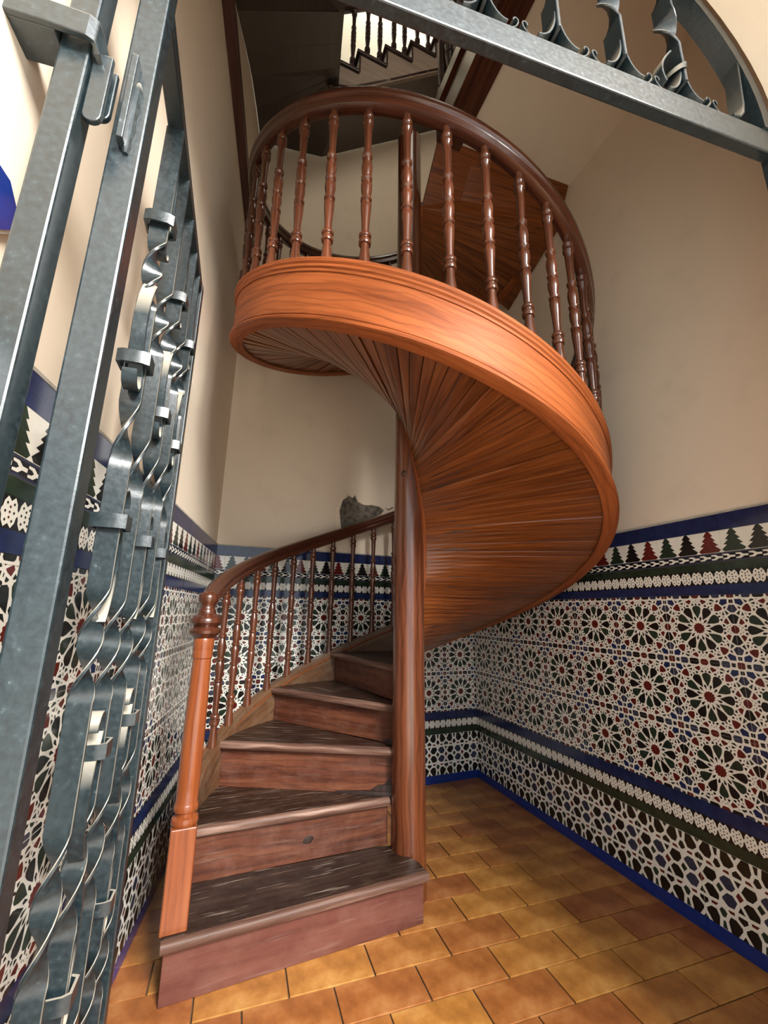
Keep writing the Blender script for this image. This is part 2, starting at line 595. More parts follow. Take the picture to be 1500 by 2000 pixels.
# trims
mb = MB()
mb.box((-2.2 + 1.0, 4.15, 0), (uL1 - 0.02, 4.24, 0.055), fr=WL.fr())
trim_1 = struct('trim_1', mb, ['w_brown'], bevel=0.006)
mb = MB()
fe = (C0.copy(), edge_dir, Vector((-edge_dir.y, edge_dir.x, 0)) * -1, Z3)
mb.box((-0.02, -0.13, ZC - 0.025), (1.22, 0.03, ZC), fr=fe)
mb.box((-0.02, -0.005, ZC), (1.22, 0.03, ZF + 0.02), fr=fe)
mb.box((-0.03, -0.03, ZF - 0.06), (1.22, 0.05, ZF + 0.03), fr=fe)
trim_2 = struct('trim_2', mb, ['w_rail'])
# ------------------------------------------------------------------ wall tiles
def poly_reg(cx, cy, r, n, rot=0.0, sx=1, sy=1):
    return [(cx + sx * r * math.cos(rot + 2 * PI * k / n), cy + sy * r * math.sin(rot + 2 * PI * k / n)) for k in range(n)]


def star(cx, cy, r0, r1, n, rot=0.0):
    return [(cx + (r0 if k % 2 == 0 else r1) * math.cos(rot + PI * k / n), cy + (r0 if k % 2 == 0 else r1) * math.sin(rot + PI * k / n)) for k in range(2 * n)]


def turned(poly, cx, cy, a, ox=0, oy=0):
    c, s_ = math.cos(a), math.sin(a)
    return [(ox + cx + x * c - y * s_, oy + cy + x * s_ + y * c) for x, y in poly]


def clip(poly, w, h):
    for ax, lim, sg in ((0, 0, 1), (0, w, -1), (1, 0, 1), (1, h, -1)):
        out = []
        for k in range(len(poly)):
            a, b = poly[k], poly[(k + 1) % len(poly)]
            ia, ib = (a[ax] - lim) * sg >= 0, (b[ax] - lim) * sg >= 0
            if ia:
                out.append(a)
            if ia != ib:
                t = (lim - a[ax]) / (b[ax] - a[ax])
                out.append((a[0] + (b[0] - a[0]) * t, a[1] + (b[1] - a[1]) * t))
        poly = out
        if len(poly) < 3:
            return []
    return poly


GR = 0.0007          # half a joint
TH = 0.008


W_, GRN, BLK, RED, BLU, SLA, COB = range(7)
TW = 0.2885


def cells(seeds, hw, box, ghosts=()):
    """power diagram of (x, y, weight, colour) seeds, every cell pulled back hw from its borders"""
    allp = list(seeds) + [(x, y, wt, None) for x, y, wt in ghosts]
    out = []
    for i, (x, y, wt, c) in enumerate(seeds):
        if c is None:
            continue
        e = 0.5
        poly = [(x - e, y - e), (x + e, y - e), (x + e, y + e), (x - e, y + e)]
        for j, (x2, y2, w2, c2) in enumerate(allp):
            dx, dy = x2 - x, y2 - y
            d = math.hypot(dx, dy)
            if i == j or d > 0.75 or d < 1e-6:
                continue
            lim = (d * d + wt - w2) / (2 * d) - hw
            res = []
            for k in range(len(poly)):
                a, b = poly[k], poly[(k + 1) % len(poly)]
                da = ((a[0] - x) * dx + (a[1] - y) * dy) / d - lim
                db = ((b[0] - x) * dx + (b[1] - y) * dy) / d - lim
                if da <= 0:
                    res.append(a)
                if (da <= 0) != (db <= 0):
                    t = da / (da - db)
                    res.append((a[0] + (b[0] - a[0]) * t, a[1] + (b[1] - a[1]) * t))
            poly = res
            if len(poly) < 3:
                break
        if len(poly) >= 3:
            out.append((c, poly))
    return out


def star_shapes(w, h):
    """twelve-rayed star of the dado, one per tile"""
    cx, cy = w / 2, h / 2
    S = []
    A = lambda mi, p: S.append((mi, [(cx + x * w / 2, cy + y * h / 2) for x, y in p]))
    A(RED, star(0, 0, 0.172, 0.140, 12, 0))
    ghosts = []
    for k in range(12):
        a = k * PI / 6
        A(GRN if k % 2 else BLK, turned([(0.285, 0), (0.48, 0.100), (0.59, 0.128), (0.65, 0.105), (0.695, 0), (0.65, -0.105), (0.59, -0.128), (0.48, -0.100)], 0, 0, a))
        A(BLK, turned([(0.195, 0), (0.315, 0.036), (0.36, 0.0), (0.315, -0.036)], 0, 0, a + PI / 12))
        for dd in (-5, 5):
            ghosts.append((0.60 * math.cos(a + R_(dd)), 0.60 * math.sin(a + R_(dd)), 0.0))
        ghosts.append((0.60 * math.cos(a + PI / 12), 0.60 * math.sin(a + PI / 12), 0.0))
    sd = []
    for k in range(12):
        a = k * PI / 6
        ca, sa = math.cos(a), math.sin(a)
        for r, t in ((0.755, 0.0), (0.79, 0.055), (0.79, -0.055), (0.835, 0.0), (0.745, 0.10), (0.745, -0.10)):
            x, y = r * ca - t * sa, r * sa + t * ca
            if max(abs(x), abs(y)) < 0.89:
                sd.append((x, y, 0.0, BLK))
        a2 = (k // 3) * PI / 2 + (R_(15), R_(45), R_(75))[k % 3]
        rr = (0.85, 0.835, 0.85)[k % 3]
        sd.append((rr * math.cos(a2), rr * math.sin(a2), 0.008, RED))
    for q in range(4):
        c_, s_ = (1, 0, -1, 0)[q], (0, 1, 0, -1)[q]
        for x, y, wt, c in ((1, 0, 0.016, RED), (1, 0.30, 0.024, BLK), (1, -0.30, 0.024, BLK), (1, 0.60, 0.018, SLA), (1, -0.60, 0.018, SLA), (1, 0.80, 0.006, BLK), (1, -0.80, 0.006, BLK), (1, 1, 0.014, RED), (0.81, 0.81, 0.012, BLU), (0.87, 0.46, 0.0, GRN), (0.87, -0.46, 0.0, GRN), (0.88, 0.12, 0.0, BLK), (0.88, -0.12, 0.0, BLK), (0.88, 0.66, 0.0, BLK), (0.66, 0.88, 0.0, BLK)):
            px, py = x * c_ - y * s_, x * s_ + y * c_
            sd.append((px, py, wt, c))
            for mx, my in ((2 - px if abs(px) < 0.999 else None, py), (px, 2 - py if abs(py) < 0.999 else None), (-2 - px if abs(px) < 0.999 else None, py), (px, -2 - py if abs(py) < 0.999 else None)):
                if mx is not None and my is not None:
                    ghosts.append((mx, my, wt))
    # drop doubles on the edges
    seen, uniq = set(), []
    for t in sd:
        kx = (round(t[0], 3), round(t[1], 3))
        if kx not in seen:
            seen.add(kx)
            uniq.append(t)
    for c, p in cells(uniq, 0.0245, 1, ghosts):
        A(c, p)
    for y in (-0.89, 0.89):
        A(W_ + 10, [(-1, y - 0.02), (1, y - 0.02), (1, y + 0.02), (-1, y + 0.02)])
    return S


def lattice_shapes(w, h):
    S = []
    A = lambda mi, p: S.append((mi, [(x * w, y * h) for x, y in p]))
    sd = []
    for k in range(-1, 6):
        x = k * 0.25
        if k % 2 == 0:
            sd += [(x, 0.325, 0.004, BLK), (x, 0.255, 0.004, BLK), (x, 0.675, 0.004, BLK), (x, 0.745, 0.004, BLK), (x, 0.5, 0.002, RED), (x, 0.02, 0.0, BLK), (x, 0.98, 0.0, BLK)]
        else:
            sd += [(x, 0.165, 0.004, GRN), (x, 0.085, 0.004, GRN), (x, 0.835, 0.004, BLK), (x, 0.915, 0.004, BLK), (x, 0.5, 0.002, GRN)]
        for sg in (-1, 1):
            sd += [(x + 0.115, 0.5 + sg * 0.105, 0.009, SLA if k % 2 else BLK), (x + 0.125, 0.5 + sg * 0.235, 0.0, RED), (x + 0.125, 0.5 + sg * 0.395, 0.010, BLK), (x + 0.06, 0.5 + sg * 0.165, -0.002, None), (x + 0.19, 0.5 + sg * 0.04, -0.002, None)]
    for c, p in cells(sd, 0.0215, 1, [(x * 0.125, zz_, 0.0) for x in range(-2, 11) for zz_ in (-0.09, 1.09)]):
        A(c, p)
    return S


def rope(S, w, z0, z1, n=6):
    zc, hh = (z0 + z1) / 2, (z1 - z0) / 2
    p = w / n
    S.append((BLK, [(0, z0), (w, z0), (w, z1), (0, z1)]))
    for k in range(n):
        x = (k + 0.5) * p
        e = 0.43 * p
        a = hh * 0.93
        W2 = [(-e, 0.30 * a), (-e * 0.92, 0.62 * a), (-0.5 * e, a), (0, 0.72 * a), (0.5 * e, a), (0.92 * e, 0.62 * a), (e, 0.30 * a), (1.16 * e, 0.12 * a), (1.16 * e, -0.12 * a), (e, -0.30 * a), (0.92 * e, -0.62 * a), (0.5 * e, -a), (0, -0.72 * a), (-0.5 * e, -a), (-0.92 * e, -0.62 * a), (-e, -0.30 * a), (-1.16 * e, -0.12 * a), (-1.16 * e, 0.12 * a)]
        S.append((W_, [(x + i, zc + j) for i, j in W2]))
        for i, j in ((-0.48, 0.55), (0.48, 0.55), (-0.48, -0.55), (0.48, -0.55), (0, 0), (-0.62, 0.0), (0.62, 0.0), (0, 0.34), (0, -0.34)):
            S.append((RED + 10 if k % 3 == 1 and i == 0 else BLK + 10, poly_reg(x + i * e, zc + j * a, 0.0033, 4)))


def border_shapes(w, h, flip):
    S = []
    if not flip:      # blue below, rope, green above
        S.append((BLU, [(0, 0), (w, 0), (w, 0.31 * h), (0, 0.31 * h)]))
        rope(S, w, 0.31 * h, 0.75 * h)
        S.append((GRN, [(0, 0.75 * h), (w, 0.75 * h), (w, h), (0, h)]))
    else:
        S.append((GRN, [(0, 0), (w, 0), (w, 0.26 * h), (0, 0.26 * h)]))
        rope(S, w, 0.26 * h, 0.66 * h)
        S.append((BLU, [(0, 0.66 * h), (w, 0.66 * h), (w, h), (0, h)]))
    return S


def tree_shapes(w, h):
    S = []
    cb = 0.30 * h
    S.append((SLA, [(0, 0), (w, 0), (w, cb), (0, cb)]))
    S.append((BLK, [(0, 0.05 * h), (w, 0.05 * h), (w, 0.255 * h), (0, 0.255 * h)]))
    n = 6
    p = w / n
    zc = 0.1525 * h
    t = 0.030 * h
    for k in range(n):
        x = k * p
        S.append((W_ + 10, [(x + 0.05 * p, zc + 0.085 * h), (x + 0.42 * p, zc + 0.085 * h), (x + 0.66 * p, zc + t), (x + 1.0 * p, zc + t), (x + 1.0 * p, zc - t), (x + 0.66 * p, zc - t), (x + 0.42 * p, zc - 0.085 * h), (x + 0.05 * p, zc - 0.085 * h), (x + 0.05 * p, zc - 0.045 * h), (x + 0.30 * p, zc - 0.035 * h), (x + 0.44 * p, zc), (x + 0.30 * p, zc + 0.035 * h), (x + 0.05 * p, zc + 0.045 * h)]))
    z0, z1 = cb + 0.01 * h, h
    S.append((W_, [(0, cb), (w, cb), (w, z1), (0, z1)]))
    p = w / 3
    for k, c in enumerate((GRN, BLK, RED)):
        x = (k + 0.5) * p
        H = z1 - z0
        right = []
        lv = 4
        for i in range(lv):
            za = z0 + H * (0.10 + 0.90 * i / lv)
            zb_ = z0 + H * (0.10 + 0.90 * (i + 1) / lv)
            ro = p * (0.48 - 0.27 * i / (lv - 1))
            ri = p * (0.25 - 0.20 * i / (lv - 1))
            right += [(ro, za), (ri, zb_ - 0.03 * H)]
        right[-1] = (p * 0.05, z1)
        poly = [(-a, b) for a, b in right[::-1]]
        poly = [(p * 0.38, z0)] + right + poly + [(-p * 0.38, z0)]
        S.append((c + 10, [(x + a, b) for a, b in poly]))
    return S


def build_tile(name, w, h, S, back, x0=0.0, x1=None):
    """material index + 10 = lies over another painted cell"""
    x1 = w if x1 is None else x1
    mb = MB()
    mb.box((x0 + GR, GR, 0), (x1 - GR, h - GR, TH), mi=back)
    faces = []
    for mi, p in S:
        over = mi >= 10
        mi = mi % 10
        p = clip([(x - x0 - GR, y - GR) for x, y in p], x1 - x0 - 2 * GR, h - 2 * GR)
        if len(p) >= 3:
            zz = TH + (0.0008 if over else 0.0006 if mi == 0 and back != 0 else 0.0004)
            ar = sum(p[k][0] * p[(k + 1) % len(p)][1] - p[(k + 1) % len(p)][0] * p[k][1] for k in range(len(p)))
            if ar < 0:
                p = p[::-1]
            faces.append(([(x + x0 + GR, y + GR, zz) for x, y in p], mi))
    nb = len(mb.f)
    for p, mi in faces:
        mb.face(p, None, mi)
    me = bpy.data.meshes.new(name)
    me.from_pydata(mb.v, [], mb.f)
    me.polygons.foreach_set('material_index', mb.mi)
    for mm in GM:
        me.materials.append(M[mm])
    return me


ROWS = [('base_tile', 0.0, 0.057, None, COB), ('lattice_tile', 0.057, 0.338, 'lat', W_), ('border_tile', 0.338, 0.497, 'bA', GRN)]
zz = 0.497
for k in range(3):
    ROWS.append(('star_tile', zz, zz + 0.2815, 'star', W_))
    zz += 0.2815
ROWS += [('border_tile', zz, 1.478, 'bB', GRN), ('tree_tile', 1.478, 1.613, 'tree', W_), ('coping_tile', 1.613, 1.685, None, BLU)]
SH = {}


def shapes_for(key, w, h):
    if key is None:
        return []
    if key not in SH:
        SH[key] = {'lat': lattice_shapes, 'star': star_shapes, 'tree': tree_shapes}[key](w, h) if key in ('lat', 'star', 'tree') else border_shapes(w, h, key == 'bA')
    return SH[key]


TCACHE = {}


def tile_wall(w, parent, ulo, uhi, seam):
    """seam: u of one joint"""
    k0 = math.floor((ulo - seam) / TW)
    k1 = math.ceil((uhi - seam) / TW)
    o, ex, ey, ez = w.fr()
    for name, z0, z1, key, back in ROWS:
        for k in range(k0, k1):
            a, b = seam + k * TW, seam + (k + 1) * TW
            x0, x1 = max(0.0, ulo - a), min(TW, uhi - a)
            if x1 - x0 < 0.012:
                continue
            ck = (name, key, round(z1 - z0, 5), round(x0, 4), round(x1, 4))
            if ck not in TCACHE:
                TCACHE[ck] = build_tile(name, TW, z1 - z0, shapes_for(key, TW, z1 - z0), back, x0, x1)
            mw = Matrix((ex, ey, ez)).transposed().to_4x4()
            mw.translation = o + ex * a + ey * z0 + ez * (0.0003 + rnd.uniform(0, 0.0012))
            obj(name, TCACHE[ck], parent, mw=mw)
    mb = MB()
    mb.box((ulo, 1.684, 0.0), (uhi, 1.692, 0.010), fr=w.fr())
    o2 = obj('plaster_ledge', mb.mesh('plaster_ledge', ['wallgrout']), parent)


tile_wall(WR, wall_right, uR0, uR1 - 0.005, -1.488)
tile_wall(WB, wall_back, uB0, uB1, 1.8025)
tile_wall(WL, wall_left, -0.10, uL1, uL1)

# broken plaster on the back wall
def back_pts(L):
    return [(u, z) for u, z in L]


hole = [(0.905, 1.865), (0.893, 1.93), (0.882, 2.02), (0.905, 2.105), (0.955, 2.150), (0.985, 2.135), (1.005, 2.160), (1.030, 2.105), (1.085, 2.085), (1.15, 2.092), (1.215, 2.086), (1.255, 2.060), (1.225, 2.02), (1.15, 1.985), (1.09, 1.945), (1.02, 1.915), (0.96, 1.875)]
mb = MB()
mb.prism(hole, 0.0, 0.0015, fr=WB.fr())
obj('bare_mortar', mb.mesh('bare_mortar', ['mortar']), wall_back)
cx = sum(p[0] for p in hole) / len(hole)
cy = sum(p[1] for p in hole) / len(hole)
mb = MB()
n = len(hole)
rings = []
for f_, h_ in ((1.0, 0.001), (1.02, 0.010), (1.07, 0.008), (1.22, 0.0)):
    rings.append([WB.P(cx + (p[0] - cx) * f_ + (0.01 * rnd.uniform(-1, 1) if f_ > 1.1 else 0), cy + (p[1] - cy) * f_, h_) for p in hole])
mb.sweep(rings, closed=True, caps=False)
obj('plaster_lip', mb.mesh('plaster_lip', ['plaster'], smooth=True), wall_back)
mb = MB()
crack = [(1.24, 2.07), (1.27, 2.085), (1.30, 2.078), (1.335, 2.10), (1.345, 2.095), (1.30, 2.066), (1.26, 2.05)]
mb.prism(crack, 0, 0.0012, fr=WB.fr())
obj('bare_mortar', mb.mesh('bare_mortar', ['mortar']), wall_back)

# ------------------------------------------------------------------ floor tiles
ang = R_(18.3)
fx, fy = Vector((math.cos(ang), math.sin(ang), 0)), Vector((-math.sin(ang), math.cos(ang), 0))
room = [WL.P(-0.15, 0), LB, RB, WR.P(uR1, 0)]
room = [(p.x, p.y) for p in room]
# make counter-clockwise
ar = sum(room[k][0] * room[(k + 1) % len(room)][1] - room[(k + 1) % len(room)][0] * room[k][1] for k in range(len(room)))
if ar < 0:
    room = room[::-1]


def clip_convex(poly, reg):
    for k in range(len(reg)):
        a, b = reg[k], reg[(k + 1) % len(reg)]
        ex, ey = b[0] - a[0], b[1] - a[1]
        side = lambda p: ex * (p[1] - a[1]) - ey * (p[0] - a[0])
        out = []
        for i in range(len(poly)):
            p, q = poly[i], poly[(i + 1) % len(poly)]
            sp, sq = side(p), side(q)
            if sp >= 0:
                out.append(p)
            if (sp >= 0) != (sq >= 0):
                t = sp / (sp - sq)
                out.append((p[0] + (q[0] - p[0]) * t, p[1] + (q[1] - p[1]) * t))
        poly = out
        if len(poly) < 3:
            return []
    return poly


FLN, FWD = 0.3005, 0.1505
ftile = {}
for r in range(-11, 22):
    y0 = 1.737 + 0.1505 * r
    offx = 0.720 + (0.1505 if r % 2 == 0 else 0.0) + 0.156 * 0
    for c in range(-10, 10):
        x0 = offx + c * FLN
        g = 0.0028
        rect = [(x0 + g, y0 + g), (x0 + FLN - g, y0 + g), (x0 + FLN - g, y0 + FWD - g), (x0 + g, y0 + FWD - g)]
        wp = [fx * p[0] + fy * p[1] for p in rect]
        cl = clip_convex([(p.x, p.y) for p in wp], room)
        if len(cl) < 3:
            continue
        a_ = abs(sum(cl[k][0] * cl[(k + 1) % len(cl)][1] - cl[(k + 1) % len(cl)][0] * cl[k][1] for k in range(len(cl)))) / 2
        if a_ < 0.0008:
            continue
        ctr = Vector((sum(p[0] for p in cl) / len(cl), sum(p[1] for p in cl) / len(cl), 0))
        whole = abs(a_ - (FLN - 2 * g) * (FWD - 2 * g)) < 1e-6
        mb = MB()
        if whole:
            if 'w' not in ftile:
                mb.prism([(p.x - ctr.x, p.y - ctr.y) for p in wp], -0.006, 0.0)
                ftile['w'] = mb.mesh('floor_tile', ['floor'], bevel=0.0016)
            me = ftile['w']
        else:
            mb.prism([(p[0] - ctr.x, p[1] - ctr.y) for p in cl], -0.006, 0.0)
            me = mb.mesh('floor_tile', ['floor'])
        o = obj('floor_tile', me, floor, loc=(ctr.x, ctr.y, rnd.uniform(-0.0008, 0.0004)))

# ------------------------------------------------------------------ spiral staircase
AX = Vector((0.137, 2.264, 0))
RO = 0.996


def pol(a, r, z):
    return Vector((AX.x + r * math.cos(R_(a)), AX.y + r * math.sin(R_(a)), z))


def zb(a):
    return 0.290 + 0.389 * (PI - R_(a))


def zt(a):
    return 0.566 + 0.389 * (PI - R_(a))


def zr(a):
    return 1.428 + 0.389 * (PI - R_(a))


A0, A1 = 199.0, -352.0
stair = thing('spiral_staircase', 'orange-brown varnished wooden spiral staircase winding around a central post', 'staircase', (AX.x, AX.y, 0))


def helix(prof, a0, a1, zf, step=3.0):
    """prof: (r, dz) loop swept up the helix"""
    n = max(2, int(abs(a1 - a0) / step))
    return [[pol(a0 + (a1 - a0) * k / n, r, zf(a0 + (a1 - a0) * k / n) + dz) for r, dz in prof] for k in range(n + 1)]


# central column
mb = MB()
mb.lathe([(0.085, 0.0), (0.083, 0.20), (0.081, 0.9), (0.079, 2.0), (0.078, 3.2), (0.077, 4.42), (0.08, 4.44), (0.05, 4.50), (0.02, 4.53)], 28, ctr=(AX.x, AX.y, 0))
obj('central_column', mb.mesh('central_column', ['w_column'], smooth=True), stair)
mb = MB()
kb = pol(262, 0.0775, 2.03)
dirn = Vector((math.cos(R_(245)), math.sin(R_(245)), 0))
e1 = Vector((-dirn.y, dirn.x, 0))
kc = Vector((AX.x, AX.y, 1.985)) + dirn * 0.078
mb.sweep([[kc + dirn * d_ + (e1 * math.cos(t) + Z3 * math.sin(t) * 1.25) * r_ for t in [2 * PI * k / 14 for k in range(14)]] for r_, d_ in ((0.013, -0.004), (0.013, 0.002), (0.009, 0.004), (0.006, -0.001))])
obj('knot', mb.mesh('knot', ['knot'], smooth=True), stair)

# outer string: board, top and bottom mouldings
mb = MB()
hs = zt(0) - zb(0)
mb.sweep(helix([(RO - 0.042, 0.02), (RO, 0.02), (RO, hs - 0.02), (RO - 0.042, hs - 0.02)], A0, -330, zb))
obj('outer_string', mb.mesh('outer_string', ['w_string'], smooth=True), stair)
mb = MB()
mb.sweep(helix([(RO - 0.050, 0.0), (RO + 0.006, 0.0), (RO + 0.014, 0.006), (RO + 0.016, 0.014), (RO + 0.011, 0.021), (RO + 0.008, 0.022), (RO + 0.008, 0.025), (RO + 0.011, 0.028), (RO + 0.010, 0.036), (RO + 0.003, 0.040), (RO - 0.050, 0.040)], A0, -330, zb))
obj('bottom_moulding', mb.mesh('bottom_moulding', ['w_string'], smooth=True), stair)
mb = MB()
mb.sweep(helix([(RO - 0.052, -0.030), (RO + 0.004, -0.055), (RO + 0.006, -0.048), (RO + 0.004, -0.042), (RO + 0.010, -0.036), (RO + 0.010, -0.026), (RO + 0.006, -0.022), (RO + 0.012, -0.014), (RO + 0.012, 0.0), (RO + 0.006, 0.008), (RO - 0.052, 0.008)], A0, -330, zt))
obj('top_moulding', mb.mesh('top_moulding', ['w_string'], smooth=True), stair)
mb = MB()
mb.sweep(helix([(RO - 0.0505, 0.006), (RO - 0.0425, 0.006), (RO - 0.0425, hs - 0.034), (RO - 0.0505, hs - 0.034)], A0, -330, zb))
obj('string_lining', mb.mesh('string_lining', ['w_lining'], smooth=True), stair)
mb = MB()
mb.sweep(helix([(RO - 0.053, 0.0085), (RO - 0.002, 0.0085), (RO - 0.002, 0.0115), (RO - 0.053, 0.0115), (RO - 0.056, -0.02), (RO - 0.053, -0.02)], A0, -330, zt))
obj('string_capping', mb.mesh('string_capping', ['w_lining'], smooth=False), stair)
# thin bead where the slats meet the column
mb = MB()
mb.sweep(helix([(0.072, -0.004), (0.094, -0.004), (0.096, 0.006), (0.092, 0.016), (0.072, 0.016)], 150, -350, zb, 4))
obj('inner_bead', mb.mesh('inner_bead', ['w_string'], smooth=True), stair)


# soffit slats
def wall_r(a):
    d_ = Vector((math.cos(R_(a)), math.sin(R_(a)), 0))
    den = d_.dot(WR.n)
    return (WR.d - AX.dot(WR.n)) / den if den > 0.1 else 9


DS = 3.0
k = 0
a = 172.0
while a > -350.0:
    b = max(a - DS * rnd.uniform(0.85, 1.15), -350.0)
    ext = a < -318
    ga = 0.10
    dz = rnd.uniform(0.0, 0.006)
    dz2 = dz + rnd.uniform(-0.004, 0.004)
    rings = []
    for r in (0.082, 0.25, 0.55, RO - 0.045) + ((0.0,) if ext else ()):
        ra = rb = r
        if r == 0.0:
            ra, rb = max(wall_r(a) - 0.012, RO), max(wall_r(b) - 0.012, RO)
            ra, rb = min(ra, 1.5), min(rb, 1.5)
        gg = ga if r > 0.2 else 0.0
        a_, b_ = a - gg, b + gg
        rings.append([pol(a_, ra, zb(a_) + 0.010 + dz), pol(b_, rb, zb(b_) + 0.010 + dz2), pol(b_, rb, zb(b_) + 0.026), pol(a_, ra, zb(a_) + 0.026)])
    mb = MB()
    mb.sweep(rings)
    obj('soffit_slat', mb.mesh('soffit_slat', ['w_slat']), stair)
    a = b
# board behind the slats, closing the joints
mb = MB()
mb.sweep(helix([(0.07, 0.028), (RO - 0.04, 0.028), (RO - 0.04, 0.036), (0.07, 0.036)], 172, -350, zb, 4))
obj('soffit_backing', mb.mesh('soffit_backing', ['w_black']), stair)
# inclined board from the last slat up to the ceiling edge
mb = MB()
e0, e1_ = pol(-350, 0.09, zb(-350) + 0.012), pol(-350, wall_r(-350) - 0.012, zb(-350) + 0.012)
t0, t1 = Vector((0.31, 2.04, ZC + 0.0)), Vector((Lr.x - 0.004, Lr.y + 0.002, ZC + 0.0))
upv = Vector((0, 0.004, 0.03))
mb.sweep([[e0, t0, t0 + upv, e0 + upv], [e1_, t1, t1 + upv, e1_ + upv]])
obj('landing_board', mb.mesh('landing_board', ['w_slat']), stair)

# treads and risers
N1 = (Vector((-0.700, 1.650, 0)), Vector((0.213, 2.062, 0)))
N2 = (Vector((-0.745, 1.935, 0)), Vector((0.052, 2.255, 0)))
ang1 = math.atan2(N1[1].y - N1[0].y, N1[1].x - N1[0].x)
d1 = Vector((math.cos(ang1), math.sin(ang1), 0))
q1 = Vector((-d1.y, d1.x, 0))
Z1, Z2 = 0.19, 0.392
TT = 0.034


def nose_a(n):
    return 175.4 - 27.3 * (n - 3)


def z_of(n):
    return Z1 if n == 1 else Z2 if n == 2 else zt(nose_a(n)) + 0.006


def tread(poly, z, udir, nose_edge):
    """poly ccw, its first edge is the nosing"""
    mb = MB()
    mb.prism([(p.x, p.y) for p in poly], z - TT, z, udir=udir)
    me = mb.mesh('tread', ['w_tread'], bevel=0.004)
    o = obj('tread', me, stair)
    # rounded, worn nosing strip along the first edge
    a_, b_ = poly[0], poly[1]
    dv = (b_ - a_).normalized()
    nv = Vector((dv.y, -dv.x, 0))
    ring = [(0.000, -TT), (0.008, -TT + 0.002), (0.013, -TT + 0.009), (0.015, -TT / 2), (0.013, -0.008), (0.008, -0.0015), (0.0, 0.0008), (-0.009, 0.0008), (-0.009, -0.003), (-0.002, -TT + 0.003)]
    mb = MB()
    mb.sweep([[p + nv * x + Z3 * (z + y) for x, y in ring] for p in (a_, b_)])
    obj('nosing', mb.mesh('nosing', ['w_nose'], smooth=True), stair)


def riser(p, q, z0, z1, th=0.018, mt='w_riser'):
    dv = (q - p).normalized()
    nb = Vector((-dv.y, dv.x, 0))
    mb = MB()
    fr = (p, dv, nb, Z3)
    mb.box((0, 0, z0), ((q - p).length, th, z1), fr=fr)
    obj('riser', mb.mesh('riser', [mt], bevel=0.002), stair)


def riser_knot(p, q, f_, z, r):
    dv = (q - p).normalized()
    nf = Vector((dv.y, -dv.x, 0))
    c_ = p.lerp(q, f_)
    mb = MB()
    rings = []
    for rr, dd in ((1.0, 0.0002), (0.75, 0.0012), (0.3, 0.0016)):
        rings.append([c_ + dv * (rr * r * 1.5 * math.cos(t) * (1 + 0.2 * math.sin(2 * t))) + Z3 * (z + rr * r * math.sin(t)) + nf * dd for t in [2 * PI * k / 12 for k in range(12)]])
    mb.sweep(rings)
    obj('knot', mb.mesh('knot', ['knot'], smooth=True), stair)


OV = 0.030
# step 1
P0, P1 = N1[0] + q1 * 0.012, N1[1] + q1 * 0.012
Q1 = N2[1] + q1 * 0.03
tread([P0, P1, P1 + q1 * 0.075, N2[1] + d1 * 0.01 + q1 * 0.02, N2[0] + q1 * 0.04, N2[0] - d1 * 0.02], Z1, (d1.x, d1.y), None)
riser(N1[0] + q1 * OV + d1 * 0.012, N1[1] + q1 * OV - d1 * 0.012, -0.0, Z1 - TT, mt='w_front')
# closed sides of the first step
mb = MB()
fr = (N1[0] + q1 * OV + d1 * 0.012, q1, -d1, Z3)
mb.box((0.018, -0.018, 0.0), (0.29, 0.0, Z1 - TT), fr=fr)
obj('step_side', mb.mesh('step_side', ['w_brown']), stair)
mb = MB()
fr = (N1[1] + q1 * OV - d1 * 0.012, q1, d1, Z3)
mb.box((0.018, -0.018, 0.0), (0.10, 0.0, Z1 - TT), fr=fr)
obj('step_side', mb.mesh('step_side', ['w_riser']), stair)
# step 2 (its tread ends at the third nosing)
RI = RO - 0.051
P0, P1 = N2[0] + q1 * 0.012, N2[1] + q1 * 0.012
a3 = nose_a(3)
arc = [pol(x, RI, 0) for x in (a3 - 3, a3 + 2, a3 + 7, a3 + 12)]
tread([P0, P1, pol(a3 - 3, 0.070, 0)] + arc, Z2, (d1.x, d1.y), None)
riser(N2[0] + q1 * OV - d1 * 0.015, N2[1] + q1 * OV, Z1, Z2 - TT)
riser_knot(N2[0] + q1 * OV, N2[1] + q1 * OV, 0.56, 0.268, 0.016)
n = 3
while True:
    an, am = nose_a(n), max(nose_a(n + 1), -349.0)
    z = z_of(n)
    if an < -335:
        break
    # radial nosing shifted forward by the overhang
    rad = Vector((math.cos(R_(an)), math.sin(R_(an)), 0))
    fwd_ = Vector((-rad.y, rad.x, 0))            # toward lower steps (a increases)
    a_out = pol(an, RI, 0)
    a_in = pol(an, 0.070, 0)
    arc = [pol(am - 3 + (an - am + 3) * k / 6, RI, 0) for k in range(6)]
    poly = [a_out + fwd_ * 0.0, a_in + fwd_ * 0.0, pol(am - 3, 0.070, 0)] + arc
    tread(poly, z, (rad.x, rad.y), None)
    ri_in = a_in if n < 7 else pol(an, 0.22, 0)
    riser(a_out - fwd_ * OV * 0.8, ri_in - fwd_ * OV * 0.8, z_of(n - 1), z - TT)
    n += 1

# handrail
prof = [(x * 1.08, y * 1.16) for x, y in [(-0.028, 0.0), (-0.012, 0.008), (0.010, 0.008), (0.026, 0.0), (0.033, -0.014), (0.031, -0.028), (0.024, -0.034), (0.022, -0.042), (0.027, -0.050), (0.022, -0.068), (0.006, -0.074), (-0.010, -0.074), (-0.026, -0.068), (-0.031, -0.050), (-0.026, -0.042), (-0.028, -0.034), (-0.035, -0.028), (-0.037, -0.014)]]
RR = RO - 0.018
mb = MB()
mb.sweep(helix([(RR + x, y) for x, y in prof], 197, -352, zr, 3))
obj('handrail', mb.mesh('handrail', ['w_rail'], smooth=True), stair)

# turned balusters
BH = 0.815


